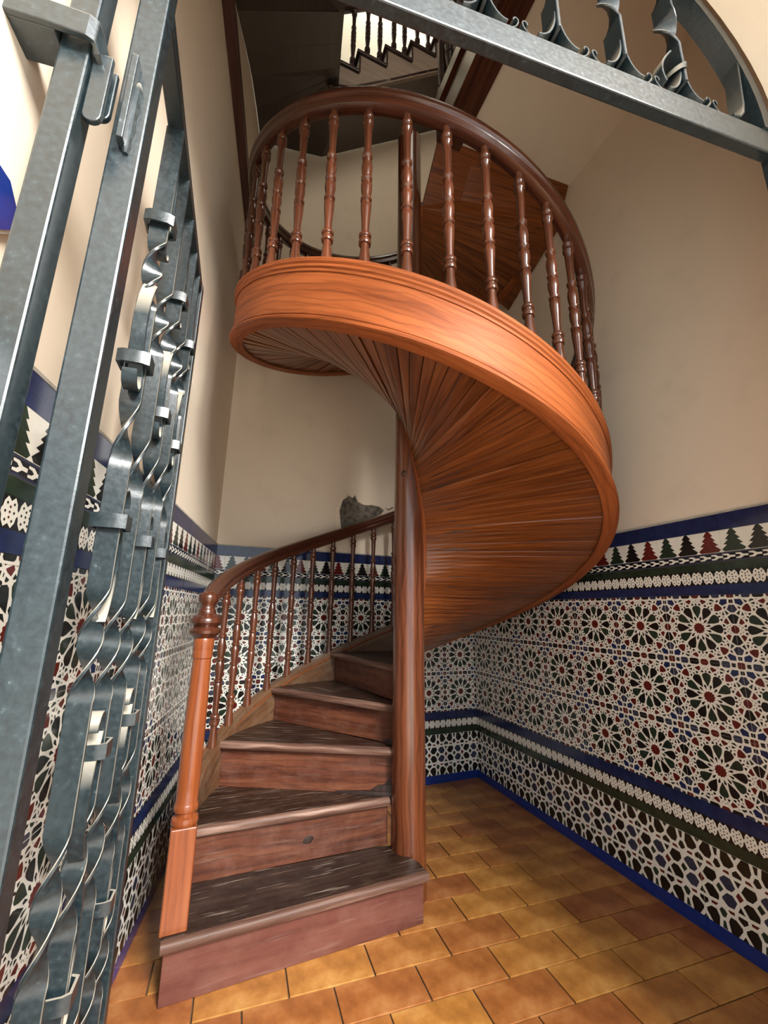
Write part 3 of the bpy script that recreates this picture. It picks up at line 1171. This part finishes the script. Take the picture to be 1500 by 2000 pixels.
def baluster_profile(h, r):
    P = [(0, 1.05), (0.02, 1.05), (0.10, 0.72), (0.125, 0.72), (0.128, 1.0), (0.140, 1.08), (0.152, 1.0), (0.156, 0.80), (0.166, 0.80), (0.170, 1.02), (0.182, 1.08), (0.192, 0.9), (0.198, 0.62), (0.26, 0.70), (0.34, 0.90), (0.372, 0.95), (0.385, 0.70), (0.39, 0.98), (0.402, 1.0), (0.408, 0.74), (0.43, 0.80), (0.46, 0.98), (0.492, 1.0), (0.515, 0.70), (0.522, 0.96), (0.534, 1.0), (0.542, 0.72), (0.57, 0.92), (0.60, 1.0), (0.63, 0.88), (0.66, 0.62), (0.668, 0.92), (0.682, 0.95), (0.690, 0.62), (0.75, 0.66), (0.84, 0.76), (0.88, 0.80), (0.888, 1.0), (0.905, 1.05), (0.918, 0.78), (0.925, 0.98), (0.945, 1.0), (0.955, 0.70), (1.0, 0.72)]
    return [(r * q, h * t) for t, q in P]


mb = MB()
mb.lathe(baluster_profile(BH, 0.0225), 12)
bal_me = mb.mesh('baluster', ['w_red'], smooth=True)
i = 0
a = 177.7
while a > -345:
    p = pol(a, RO - 0.024, zt(a) + 0.004)
    o = obj('baluster', bal_me, stair, loc=p)
    o.scale = (1, 1, (zr(a) - 0.076 - zt(a) - 0.004) / BH)
    o.rotation_euler = (0, 0, rnd.uniform(0, 6.28))
    a -= 9.37
    i += 1

# newel
NW = Vector((-0.700, 1.735, 0))
fr = (NW, d1, q1, Z3)
nw = bpy.data.objects.new('newel_post', None)
mb = MB()
mb.box((-0.043, -0.043, Z1), (0.043, 0.043, 0.500), fr=fr)
npost = obj('newel_post', mb.mesh('newel_post', ['w_post'], bevel=0.004), stair)
mb = MB()
pr = [(0.042, 0.500), (0.046, 0.505), (0.047, 0.515), (0.044, 0.524), (0.034, 0.530), (0.034, 0.540), (0.041, 0.545), (0.043, 0.556), (0.040, 0.566), (0.037, 0.572), (0.0385, 0.62), (0.0395, 0.75), (0.0375, 0.92), (0.034, 1.05), (0.0335, 1.062), (0.037, 1.066), (0.0375, 1.092), (0.037, 1.096), (0.0385, 1.100), (0.039, 1.135), (0.037, 1.14)]
mb.lathe(pr, 20, ctr=(NW.x, NW.y, 0))
obj('newel_shaft', mb.mesh('newel_shaft', ['w_post'], smooth=True), stair)
mb = MB()
pr = [(0.037, 1.138), (0.050, 1.150), (0.060, 1.158), (0.062, 1.168), (0.056, 1.176), (0.045, 1.182), (0.052, 1.190), (0.060, 1.198), (0.0605, 1.210), (0.054, 1.220), (0.044, 1.226), (0.034, 1.232), (0.034, 1.244), (0.030, 1.250), (0.026, 1.262), (0.028, 1.268), (0.036, 1.278), (0.039, 1.292), (0.036, 1.306), (0.026, 1.316), (0.012, 1.321), (0.001, 1.322)]
mb.lathe(pr, 20, ctr=(NW.x, NW.y, 0))
obj('newel_cap', mb.mesh('newel_cap', ['w_rail'], smooth=True), stair)
# easing of the handrail down to the newel
mb = MB()
rings = []
ps = pol(197, RR, zr(197))
pe = Vector((NW.x, NW.y, 1.312)) 
for k in range(7):
    t = k / 6
    p = ps.lerp(pe, t)
    p.z = ps.z + (pe.z - ps.z) * t
    dv = (pe - ps).normalized()
    side = Vector((dv.y, -dv.x, 0)).normalized()
    rings.append([p + side * x * (1 - 0.25 * t) + Z3 * (y * (1 - 0.25 * t)) for x, y in prof])
mb.sweep(rings)
obj('handrail_easing', mb.mesh('handrail_easing', ['w_rail'], smooth=True), stair)

# ------------------------------------------------------------------ second flight, up along the back wall
up_stair = thing('upper_staircase', 'dark straight wooden flight with sawtooth string seen overhead against the bright wall', 'staircase', (-0.9, 1.6, 4.42))
DI = 2.40                                  # inner string plane
SX0, RUN, RISE, ZS = 0.455, 0.2345, 0.2165, 5.460
prof2 = []
NS = 7
for k in range(NS):
    u0 = SX0 + k * RUN
    prof2 += [(u0, ZS + (k - 1) * RISE - 0.03), (u0, ZS + k * RISE - 0.03)]
prof2.append((SX0 + NS * RUN, ZS + (NS - 1) * RISE - 0.03))
low = [(SX0 + NS * RUN, ZS + (NS - 1) * RISE - 0.365), (SX0 + 0.22, 5.300), (SX0, 5.10)]
fr = (WB.n * DI, WB.t, Z3, WB.n)
mb = MB()
# string cut into convex strips, one under each tread
for k in range(NS):
    u0, u1 = SX0 + k * RUN, SX0 + (k + 1) * RUN
    zl = lambda u: 5.300 + (u - 0.72) * 0.925
    mb.prism([(u0, zl(u0)), (u1, zl(u1)), (u1, ZS + k * RISE - 0.028), (u0, ZS + k * RISE - 0.028)], 0.0, 0.03, fr=fr)
obj('cut_string', mb.mesh('cut_string', ['w_grey']), up_stair)
for k in range(NS):
    u0, u1 = SX0 + k * RUN, SX0 + (k + 1) * RUN
    mb = MB()
    mb.box((u0 - 0.025, ZS + k * RISE - 0.028, -0.022), (u1, ZS + k * RISE, 0.26), fr=fr)
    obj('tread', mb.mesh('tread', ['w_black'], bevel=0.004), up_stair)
    mb = MB()
    mb.box((u0 - 0.005, ZS + (k - 1) * RISE, -0.005), (u0 + 0.01, ZS + k * RISE - 0.028, 0.26), fr=fr)
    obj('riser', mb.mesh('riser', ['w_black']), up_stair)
mb = MB()
mb.lathe(baluster_profile(0.60, 0.023), 10)
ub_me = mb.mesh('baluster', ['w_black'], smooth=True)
zrail = lambda u: 6.058 + (u - 0.51) * 0.925
for u, k in ((0.515, 0), (0.636, 0), (0.758, 1), (0.867, 1), (0.995, 2), (1.096, 2), (1.221, 3), (1.33, 3), (1.46, 4), (1.57, 4)):
    p = on_back(DI + 0.02, u)
    z0 = ZS + k * RISE
    o = obj('baluster', ub_me, up_stair, loc=(p.x, p.y, z0))
    o.scale = (1, 1, (zrail(u) + 0.01 - z0) / 0.60)
mb = MB()
rings = []
for u in (0.42, 0.8, 1.2, 1.7, 2.0):
    p = on_back(DI + 0.02, u)
    rings.append([p + WB.n * (x) + Z3 * (zrail(u) + 0.074 + y) for x, y in prof])
mb.sweep(rings)
obj('handrail', mb.mesh('handrail', ['w_black'], smooth=True), up_stair)
# newel where the flight turns
p = on_back(DI, 0.40)
mb = MB()
mb.box((p.x - 0.045, p.y - 0.045, 5.24), (p.x + 0.045, p.y + 0.045, 6.05))
obj('newel_post', mb.mesh('newel_post', ['w_black'], bevel=0.006), up_stair)
# soffit boards: along the left wall, round the corner and up under the flight
outer = [WL.P(0.95, 4.14, 0.008), WL.P(1.25, 4.30, 0.008), WL.P(1.836, 4.569, 0.008), WL.P(2.16, 4.83, 0.008), WL.P(2.432, 5.024, 0.008), WL.P(2.75, 5.19, 0.008), WL.P(2.975, 5.283, 0.008), Vector((LB.x, LB.y, 5.31)) + Vector((0.02, -0.012, 0)), WB.P(0.221, 5.362, 0.008), WB.P(0.566, 5.433, 0.008), WB.P(0.95, 5.75, 0.008), WB.P(1.311, 6.046, 0.008), WB.P(1.85, 6.50, 0.008), WB.P(2.085, 6.70, 0.008)]


def inner_left(yv, z):
    # inner string line parallel to the left wall
    t = (yv - 2.37) / (1.68 - 2.37)
    return Vector((-0.425 + 0.125 * t, yv, z))


inner = [inner_left(0.9, 4.14), inner_left(1.2, 4.28), inner_left(1.68, 4.56), inner_left(1.95, 4.80), inner_left(2.18, 4.98), inner_left(2.30, 5.10), inner_left(2.345, 5.15), inner_left(2.365, 5.17), on_back(DI, 0.50) + Z3 * 5.19, on_back(DI, 0.62) + Z3 * 5.235, on_back(DI, 0.96) + Z3 * 5.535, on_back(DI, 1.311) + Z3 * 5.86, on_back(DI, 1.85) + Z3 * 6.345, on_back(DI, 2.085) + Z3 * 6.56]
for k in range(len(outer) - 1):
    mb = MB()
    h_ = Z3 * 0.03
    a_, b_, c_, d_ = outer[k], inner[k], inner[k + 1], outer[k + 1]
    e_ = (c_ - b_) * 0.01
    mb.sweep([[a_, b_, b_ + h_, a_ + h_], [d_, c_ - e_, c_ - e_ + h_, d_ + h_]])
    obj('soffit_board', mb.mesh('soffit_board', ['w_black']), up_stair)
for k in range(8):
    mb = MB()
    b_, c_ = inner[k], inner[k + 1]
    dv = Vector((c_.x - b_.x, c_.y - b_.y, 0)).normalized()
    nv = Vector((dv.y, -dv.x, 0)) * 0.03
    mb.sweep([[b_, b_ + nv, b_ + nv + Z3 * 0.34, b_ + Z3 * 0.34], [c_, c_ + nv, c_ + nv + Z3 * 0.34, c_ + Z3 * 0.34]])
    obj('winder_string', mb.mesh('winder_string', ['w_black']), up_stair)

# ------------------------------------------------------------------ balustrade guarding the opening upstairs
guard = thing('landing_balustrade', 'dark wooden balustrade along the edge of the ceiling opening, right of the bright wall', 'balustrade', (C0.x, C0.y, ZF))
mb = MB()
mb.lathe(baluster_profile(0.78, 0.034), 10)
gb_me = mb.mesh('baluster', ['w_black'], smooth=True)
for k in range(11):
    p = C0 + edge_dir * (0.09 + 0.105 * k) + Vector((0.02, 0.01, 0))
    obj('baluster', gb_me, guard, loc=(p.x, p.y, ZF + 0.03))
mb = MB()
rings = []
for t in (0.0, 1.2):
    p = C0 + edge_dir * t + Vector((0.02, 0.01, 0))
    n_ = Vector((-edge_dir.y, edge_dir.x, 0))
    rings.append([p + n_ * x + Z3 * (ZF + 0.875 + y) for x, y in prof])
mb.sweep(rings)
obj('handrail', mb.mesh('handrail', ['w_black'], smooth=True), guard)
mb = MB()
p = C0 + Vector((0.02, 0.01, 0))
mb.lathe([(0.045, 0.0), (0.045, 0.15), (0.03, 0.18), (0.04, 0.24), (0.032, 0.5), (0.028, 0.7), (0.042, 0.74), (0.042, 0.95), (0.02, 0.98), (0.03, 1.02), (0.001, 1.06)], 14, ctr=(p.x, p.y, ZF + 0.0))
obj('newel_post', mb.mesh('newel_post', ['w_black'], smooth=True), guard)

# ------------------------------------------------------------------ ironwork
def flat_rings(path, e1f, wid, thk):
    """path: points; e1f(k) -> (wide axis, thin axis)"""
    out = []
    for k, p in enumerate(path):
        a_, b_ = e1f(k)
        ch = min(wid, thk) * 0.18
        w2, t2 = wid / 2, thk / 2
        out.append([p + a_ * x + b_ * y for x, y in ((-w2 + ch, -t2), (w2 - ch, -t2), (w2, -t2 + ch), (w2, t2 - ch), (w2 - ch, t2), (-w2 + ch, t2), (-w2, t2 - ch), (-w2, -t2 + ch))])
    return out


def twisted_bar(base, ex, ey, z0, z1, twists, wid=0.045, thk=0.009):
    """vertical flat; ex = wide axis when straight; twists: (centre z, length, turns)"""
    zs = set([z0, z1])
    for c, l, t in twists:
        n = int(18 * abs(t))
        for k in range(n + 1):
            zs.add(c - l / 2 + l * k / n)
    zs = sorted(z for z in zs if z0 <= z <= z1)
    path = [base + Z3 * z for z in zs]

    def fr_(k):
        z = zs[k]
        a_ = 0.0
        for c, l, t in twists:
            f_ = min(1, max(0, (z - (c - l / 2)) / l))
            a_ += f_ * t * 2 * PI
        c_, s_ = math.cos(a_), math.sin(a_)
        return ex * c_ + ey * s_, ey * c_ - ex * s_
    mb = MB()
    mb.sweep(flat_rings(path, fr_, wid, thk))
    return mb


def strip(path, side, thk, wid):
    """bent flat: path lies in a plane, side = normal of that plane (wide axis)"""
    def fr_(k):
        a_ = path[max(0, k - 1)]
        b_ = path[min(len(path) - 1, k + 1)]
        t = (b_ - a_).normalized()
        return side, t.cross(side).normalized()
    mb = MB()
    mb.sweep(flat_rings(path, fr_, wid, thk))
    return mb


# fixed frame with fanlight
frame = thing('gate_frame', 'fixed blue-grey iron gate frame with arched fanlight spanning the doorway overhead', 'gate frame', tuple(G(-0.48, 0)))
FRM = (GN * GD, GT, GN, Z3)


def fbox(name, lo, hi, bev=0.004):
    mb = MB()
    mb.box(lo, hi, fr=FRM)
    return obj(name, mb.mesh(name, ['iron'], bevel=bev), frame)


fbox('frame_post', (-0.408, 0.0, 0.0), (-0.362, 0.046, 2.674))
fbox('frame_post', (1.352, 0.0, 0.0), (1.390, 0.038, 2.674))
fbox('transom', (-0.361, 0.0, 2.584), (1.351, 0.031, 2.674))
# arch bar
mb = MB()
rings = []
for k in range(41):
    t = PI * k / 40
    for_ = []
    for rr, dp in ((0, -0.005), (0, 0.048), (-0.032, 0.048), (-0.032, -0.005)):
        for_.append(G(AC + (0.884 + rr) * math.cos(t), 2.675 + (0.748 + rr) * math.sin(t), dp))
    rings.append(for_)
mb.sweep(rings)
obj('arch_bar', mb.mesh('arch_bar', ['iron'], smooth=True), frame)


def arch_z(s_):
    return 2.675 + 0.715 * math.sqrt(max(0, 1 - ((s_ - AC) / 0.852) ** 2))


def foot(s_, sg, h=0.105, w=0.055):
    """curved flat from the bar down and out on to the transom"""
    path = []
    for k in range(9):
        t = k / 8 * PI / 2
        path.append(G(s_ + sg * (0.005 + w * (1 - math.cos(t))), 2.678 + h * (1 - math.sin(t)), 0.018))
    return strip(path, GN, 0.005, 0.046)


for s_ in (-0.216, -0.008, 0.200, 0.408, 0.616, 0.824, 1.032):
    zt_ = arch_z(s_)
    mb = twisted_bar(G(s_, 0, 0.018), GN, GT, 2.72, zt_, [(2.95, 0.16, 0.5), (3.17, 0.16, 0.5)], 0.060, 0.009)
    obj('fanlight_bar', mb.mesh('fanlight_bar', ['iron'], smooth=True), frame)
    for sg in (1, -1):
        obj('bar_foot', foot(s_, sg).mesh('bar_foot', ['iron'], smooth=True), frame)
for s_ in (-0.316, -0.112, 0.096, 0.304, 0.512, 0.724, 0.932, 1.144):
    for sg in (1, -1):
        path = []
        for k in range(15):
            t = k / 14
            if t < 0.6:
                q = t / 0.6 * PI / 2
                path.append(G(s_ + sg * (0.046 - 0.040 * math.sin(q)), 2.678 + 0.036 * (1 - math.cos(q)), 0.018))
            else:
                q = (t - 0.6) / 0.4 * PI * 1.1
                path.append(G(s_ + sg * (0.006 + 0.007 - 0.007 * math.cos(q)), 2.714 + 0.009 * math.sin(q), 0.018))
        obj('curl', strip(path, GN, 0.004, 0.024).mesh('curl', ['iron'], smooth=True), frame)
# flared flat at the end of the arch
path = [G(1.282, 2.95, 0.018), G(1.278, 2.90, 0.018), G(1.270, 2.82, 0.018), G(1.262, 2.74, 0.018), G(1.254, 2.705, 0.018), G(1.238, 2.685, 0.018), G(1.21, 2.679, 0.018)]
obj('arch_foot', strip(path, GN, 0.007, 0.042).mesh('arch_foot', ['iron'], smooth=True), frame)
# oblique collar and hook on the last fanlight bar
tilt = (Z3 * 0.9 + GT * 0.25).normalized()
rings = []
for t in [2 * PI * k / 16 for k in range(17)]:
    o_ = GT * (0.016 * math.cos(t)) + GN * (0.029 * math.sin(t)) + Z3 * (0.010 * math.sin(t) + 0.006 * math.cos(t))
    c_ = G(1.032, 2.786, 0.018)
    p = c_ + o_
    od = o_.normalized() * 0.005
    rings.append([p - tilt * 0.013, p - tilt * 0.013 + od, p + tilt * 0.013 + od, p + tilt * 0.013])
mb = MB()
mb.sweep(rings, caps=False)
obj('collar', mb.mesh('collar', ['iron'], smooth=True), frame)
path = [G(1.032 - 0.020 - 0.046 * math.sin(t), 2.846 - 0.060 * t, 0.018) for t in [k / 8 * 2.2 for k in range(9)]]
obj('hook', strip(path, GN, 0.006, 0.034).mesh('hook', ['iron'], smooth=True), frame)

# strap round the left post, built into the wall
mb = MB()
zs0, zs1 = 2.178, 2.226
path = [(-0.56, -0.024), (-0.42, -0.024), (-0.362, -0.022), (-0.350, -0.016), (-0.345, -0.005), (-0.343, 0.02), (-0.340, 0.042)]
thk = 0.010
rings = []
for k, (s_, dp) in enumerate(path):
    a_ = path[max(0, k - 1)]
    b_ = path[min(len(path) - 1, k + 1)]
    tx, ty = b_[0] - a_[0], b_[1] - a_[1]
    l = math.hypot(tx, ty)
    nx, ny = -ty / l, tx / l
    dz = -0.010 * (k - 3) if k > 3 else 0
    rings.append([G(s_, zs0 + dz, dp), G(s_ + nx * thk, zs0 + dz, dp + ny * thk), G(s_ + nx * thk, zs1 + dz, dp + ny * thk), G(s_, zs1 + dz, dp)])
mb.sweep(rings)
mb.box((-0.56, -0.015, zs0), (-0.4085, 0.045, zs1), fr=FRM)
obj('wall_strap', mb.mesh('wall_strap', ['iron'], bevel=0.002), frame)
for dp, zlow in ((0.008, 2.040), (0.032, 2.078)):
    mb = MB()
    prf = [(-0.3595, 2.19), (-0.3595, zlow + 0.016)] + [(-0.345 + 0.0145 * math.cos(t), zlow + 0.016 + 0.016 * math.sin(t)) for t in [PI + PI * k / 8 for k in range(1, 8)]] + [(-0.3305, zlow + 0.016), (-0.3305, 2.19)]
    mb.prism(prf, dp, dp + 0.010, fr=(GN * GD, GT, Z3, GN))
    obj('hinge_lug', mb.mesh('hinge_lug', ['iron'], bevel=0.002), frame)

# open leaf, folded back along the left wall
LH = Vector((-0.490, 0.620, 0))
LD = Vector((-0.320, 0.947, 0)).normalized()
LW = Vector((LD.y, -LD.x, 0))            # faces the room
LL = 0.905
leaf = thing('iron_gate', 'open wrought iron gate leaf of twisted flat bars folded back along the left wall', 'gate', tuple(LH))
LFR = (LH, LD, LW, Z3)


def lbox(name, lo, hi, bev=0.004, par=None):
    mb = MB()
    mb.box(lo, hi, fr=LFR)
    return obj(name, mb.mesh(name, ['iron'], bevel=bev), par or leaf)


lbox('hinge_stile', (-0.024, -0.026, 0.04), (0.024, 0.026, 2.56))
lbox('meeting_stile', (LL - 0.02, -0.022, 0.04), (LL + 0.02, 0.022, 2.54))
lbox('top_rail', (0.024, -0.02, 2.50), (LL - 0.02, 0.02, 2.54))
lbox('bottom_rail', (0.024, -0.02, 0.05), (LL - 0.02, 0.02, 0.09))
lbox('hinge_plate', (-0.048, -0.010, 2.06), (-0.0245, 0.002, 2.26), 0.002)
mb = MB()
mb.lathe([(0.004, 0), (0.009, 0.01), (0.007, 0.03), (0.011, 0.05), (0.008, 0.08), (0.012, 0.10), (0.008, 0.13), (0.010, 0.15), (0.003, 0.17)], 8, ctr=tuple(LH + LD * -0.026 + LW * 0.004 + Z3 * 2.05))
obj('weld_bead', mb.mesh('weld_bead', ['iron'], smooth=True), leaf)
TWIST = [(2.02, 0.20, 1.0), (1.60, 0.16, 0.5), (1.16, 0.22, 1.0), (0.72, 0.24, 1.0), (0.32, 0.20, 1.0)]
ts = [0.262, 0.405, 0.545, 0.685, 0.800]
for k, t in enumerate(ts):
    tw = [(c + 0.02 * math.sin(k * 2.1 + c), l, n_) for c, l, n_ in TWIST]
    mb = twisted_bar(LH + LD * t, LW, LD, 0.09, 2.50, tw, 0.044, 0.009)
    obj('twisted_bar', mb.mesh('twisted_bar', ['iron'], smooth=True), leaf)


def leaf_scroll(t, sg, zc, flip=1):
    """small strap springing from a bar, bowing out and curling back to its collar"""
    path = []
    for k in range(17):
        f_ = k / 16
        path.append(LH + LD * (t + sg * (0.008 + 0.034 * math.sin(PI * f_) ** 0.8)) + LW * 0.004 + Z3 * (zc + flip * (0.20 - 0.24 * f_)))
    z_end = zc - flip * 0.04
    for k in range(1, 8):
        q = k / 7 * PI * 1.05
        path.append(LH + LD * (t + sg * (0.008 + 0.024 * (1 - math.cos(q)))) + LW * 0.004 + Z3 * (z_end - flip * (0.012 + 0.030 * math.sin(q))))
    return strip(path, LW, 0.007, 0.030)


def leaf_collar(t0, t1, zc, h=0.030):
    mb = MB()
    a_, b_, w = t0 - 0.010, t1 + 0.010, 0.028
    ring = [(a_, -w), (b_, -w), (b_ + 0.006, -w * 0.6), (b_ + 0.006, w * 0.6), (b_, w), (a_, w), (a_ - 0.006, w * 0.6), (a_ - 0.006, -w * 0.6)]
    o_ = [(a_ + (x - a_) * 1.0 + (0.005 if x > (a_ + b_) / 2 else -0.005), y * 1.2) for x, y in ring]
    rings = []
    for j in range(8):
        i0, i1 = ring[j], o_[j]
        P = lambda q, z: LH + LD * q[0] + LW * q[1] + Z3 * z
        rings.append([P(i0, zc), P(i1, zc), P(i1, zc + h), P(i0, zc + h)])
    rings.append(rings[0])
    mb.sweep(rings, caps=False)
    return mb


for j, t in enumerate(ts):
    for zc, sg, fl in ((1.80, -1, 1), (2.20, 1, 1), (1.42, 1, -1), (0.95, -1, -1), (0.52, 1, 1)):
        if (j + int(zc * 10)) % 2:
            continue
        obj('scroll_strap', leaf_scroll(t, sg, zc, fl).mesh('scroll_strap', ['iron'], smooth=True), leaf)
        lo_, hi_ = (t - 0.016, t) if sg < 0 else (t, t + 0.016)
        obj('collar', leaf_collar(lo_, hi_, zc - 0.02 if fl > 0 else zc - 0.01).mesh('collar', ['iron'], smooth=True), leaf)

# blue glazed plaque on the left wall, outside the post
mb = MB()
pu = WL.U(Vector((-0.646, 0.588, 0))) - 0.056
oc = [(0.06 * math.cos(R_(22.5 + 45 * k)), 0.06 * math.sin(R_(22.5 + 45 * k))) for k in range(8)]
fr = (WL.P(pu, 1.885), WL.t, Z3, -WL.n)
plq = thing('wall_plaque', 'blue glazed plaque with a white rim on the left wall at the picture edge', 'plaque', tuple(WL.P(pu, 1.825)))
mb.prism(oc, 0.001, 0.010, fr=fr)
obj('rim', mb.mesh('rim', ['g_white'], bevel=0.002), plq)
mb = MB()
mb.prism([(x * 0.88, y * 0.88) for x, y in oc], 0.010, 0.013, fr=fr)
obj('face', mb.mesh('face', ['g_cobalt']), plq)
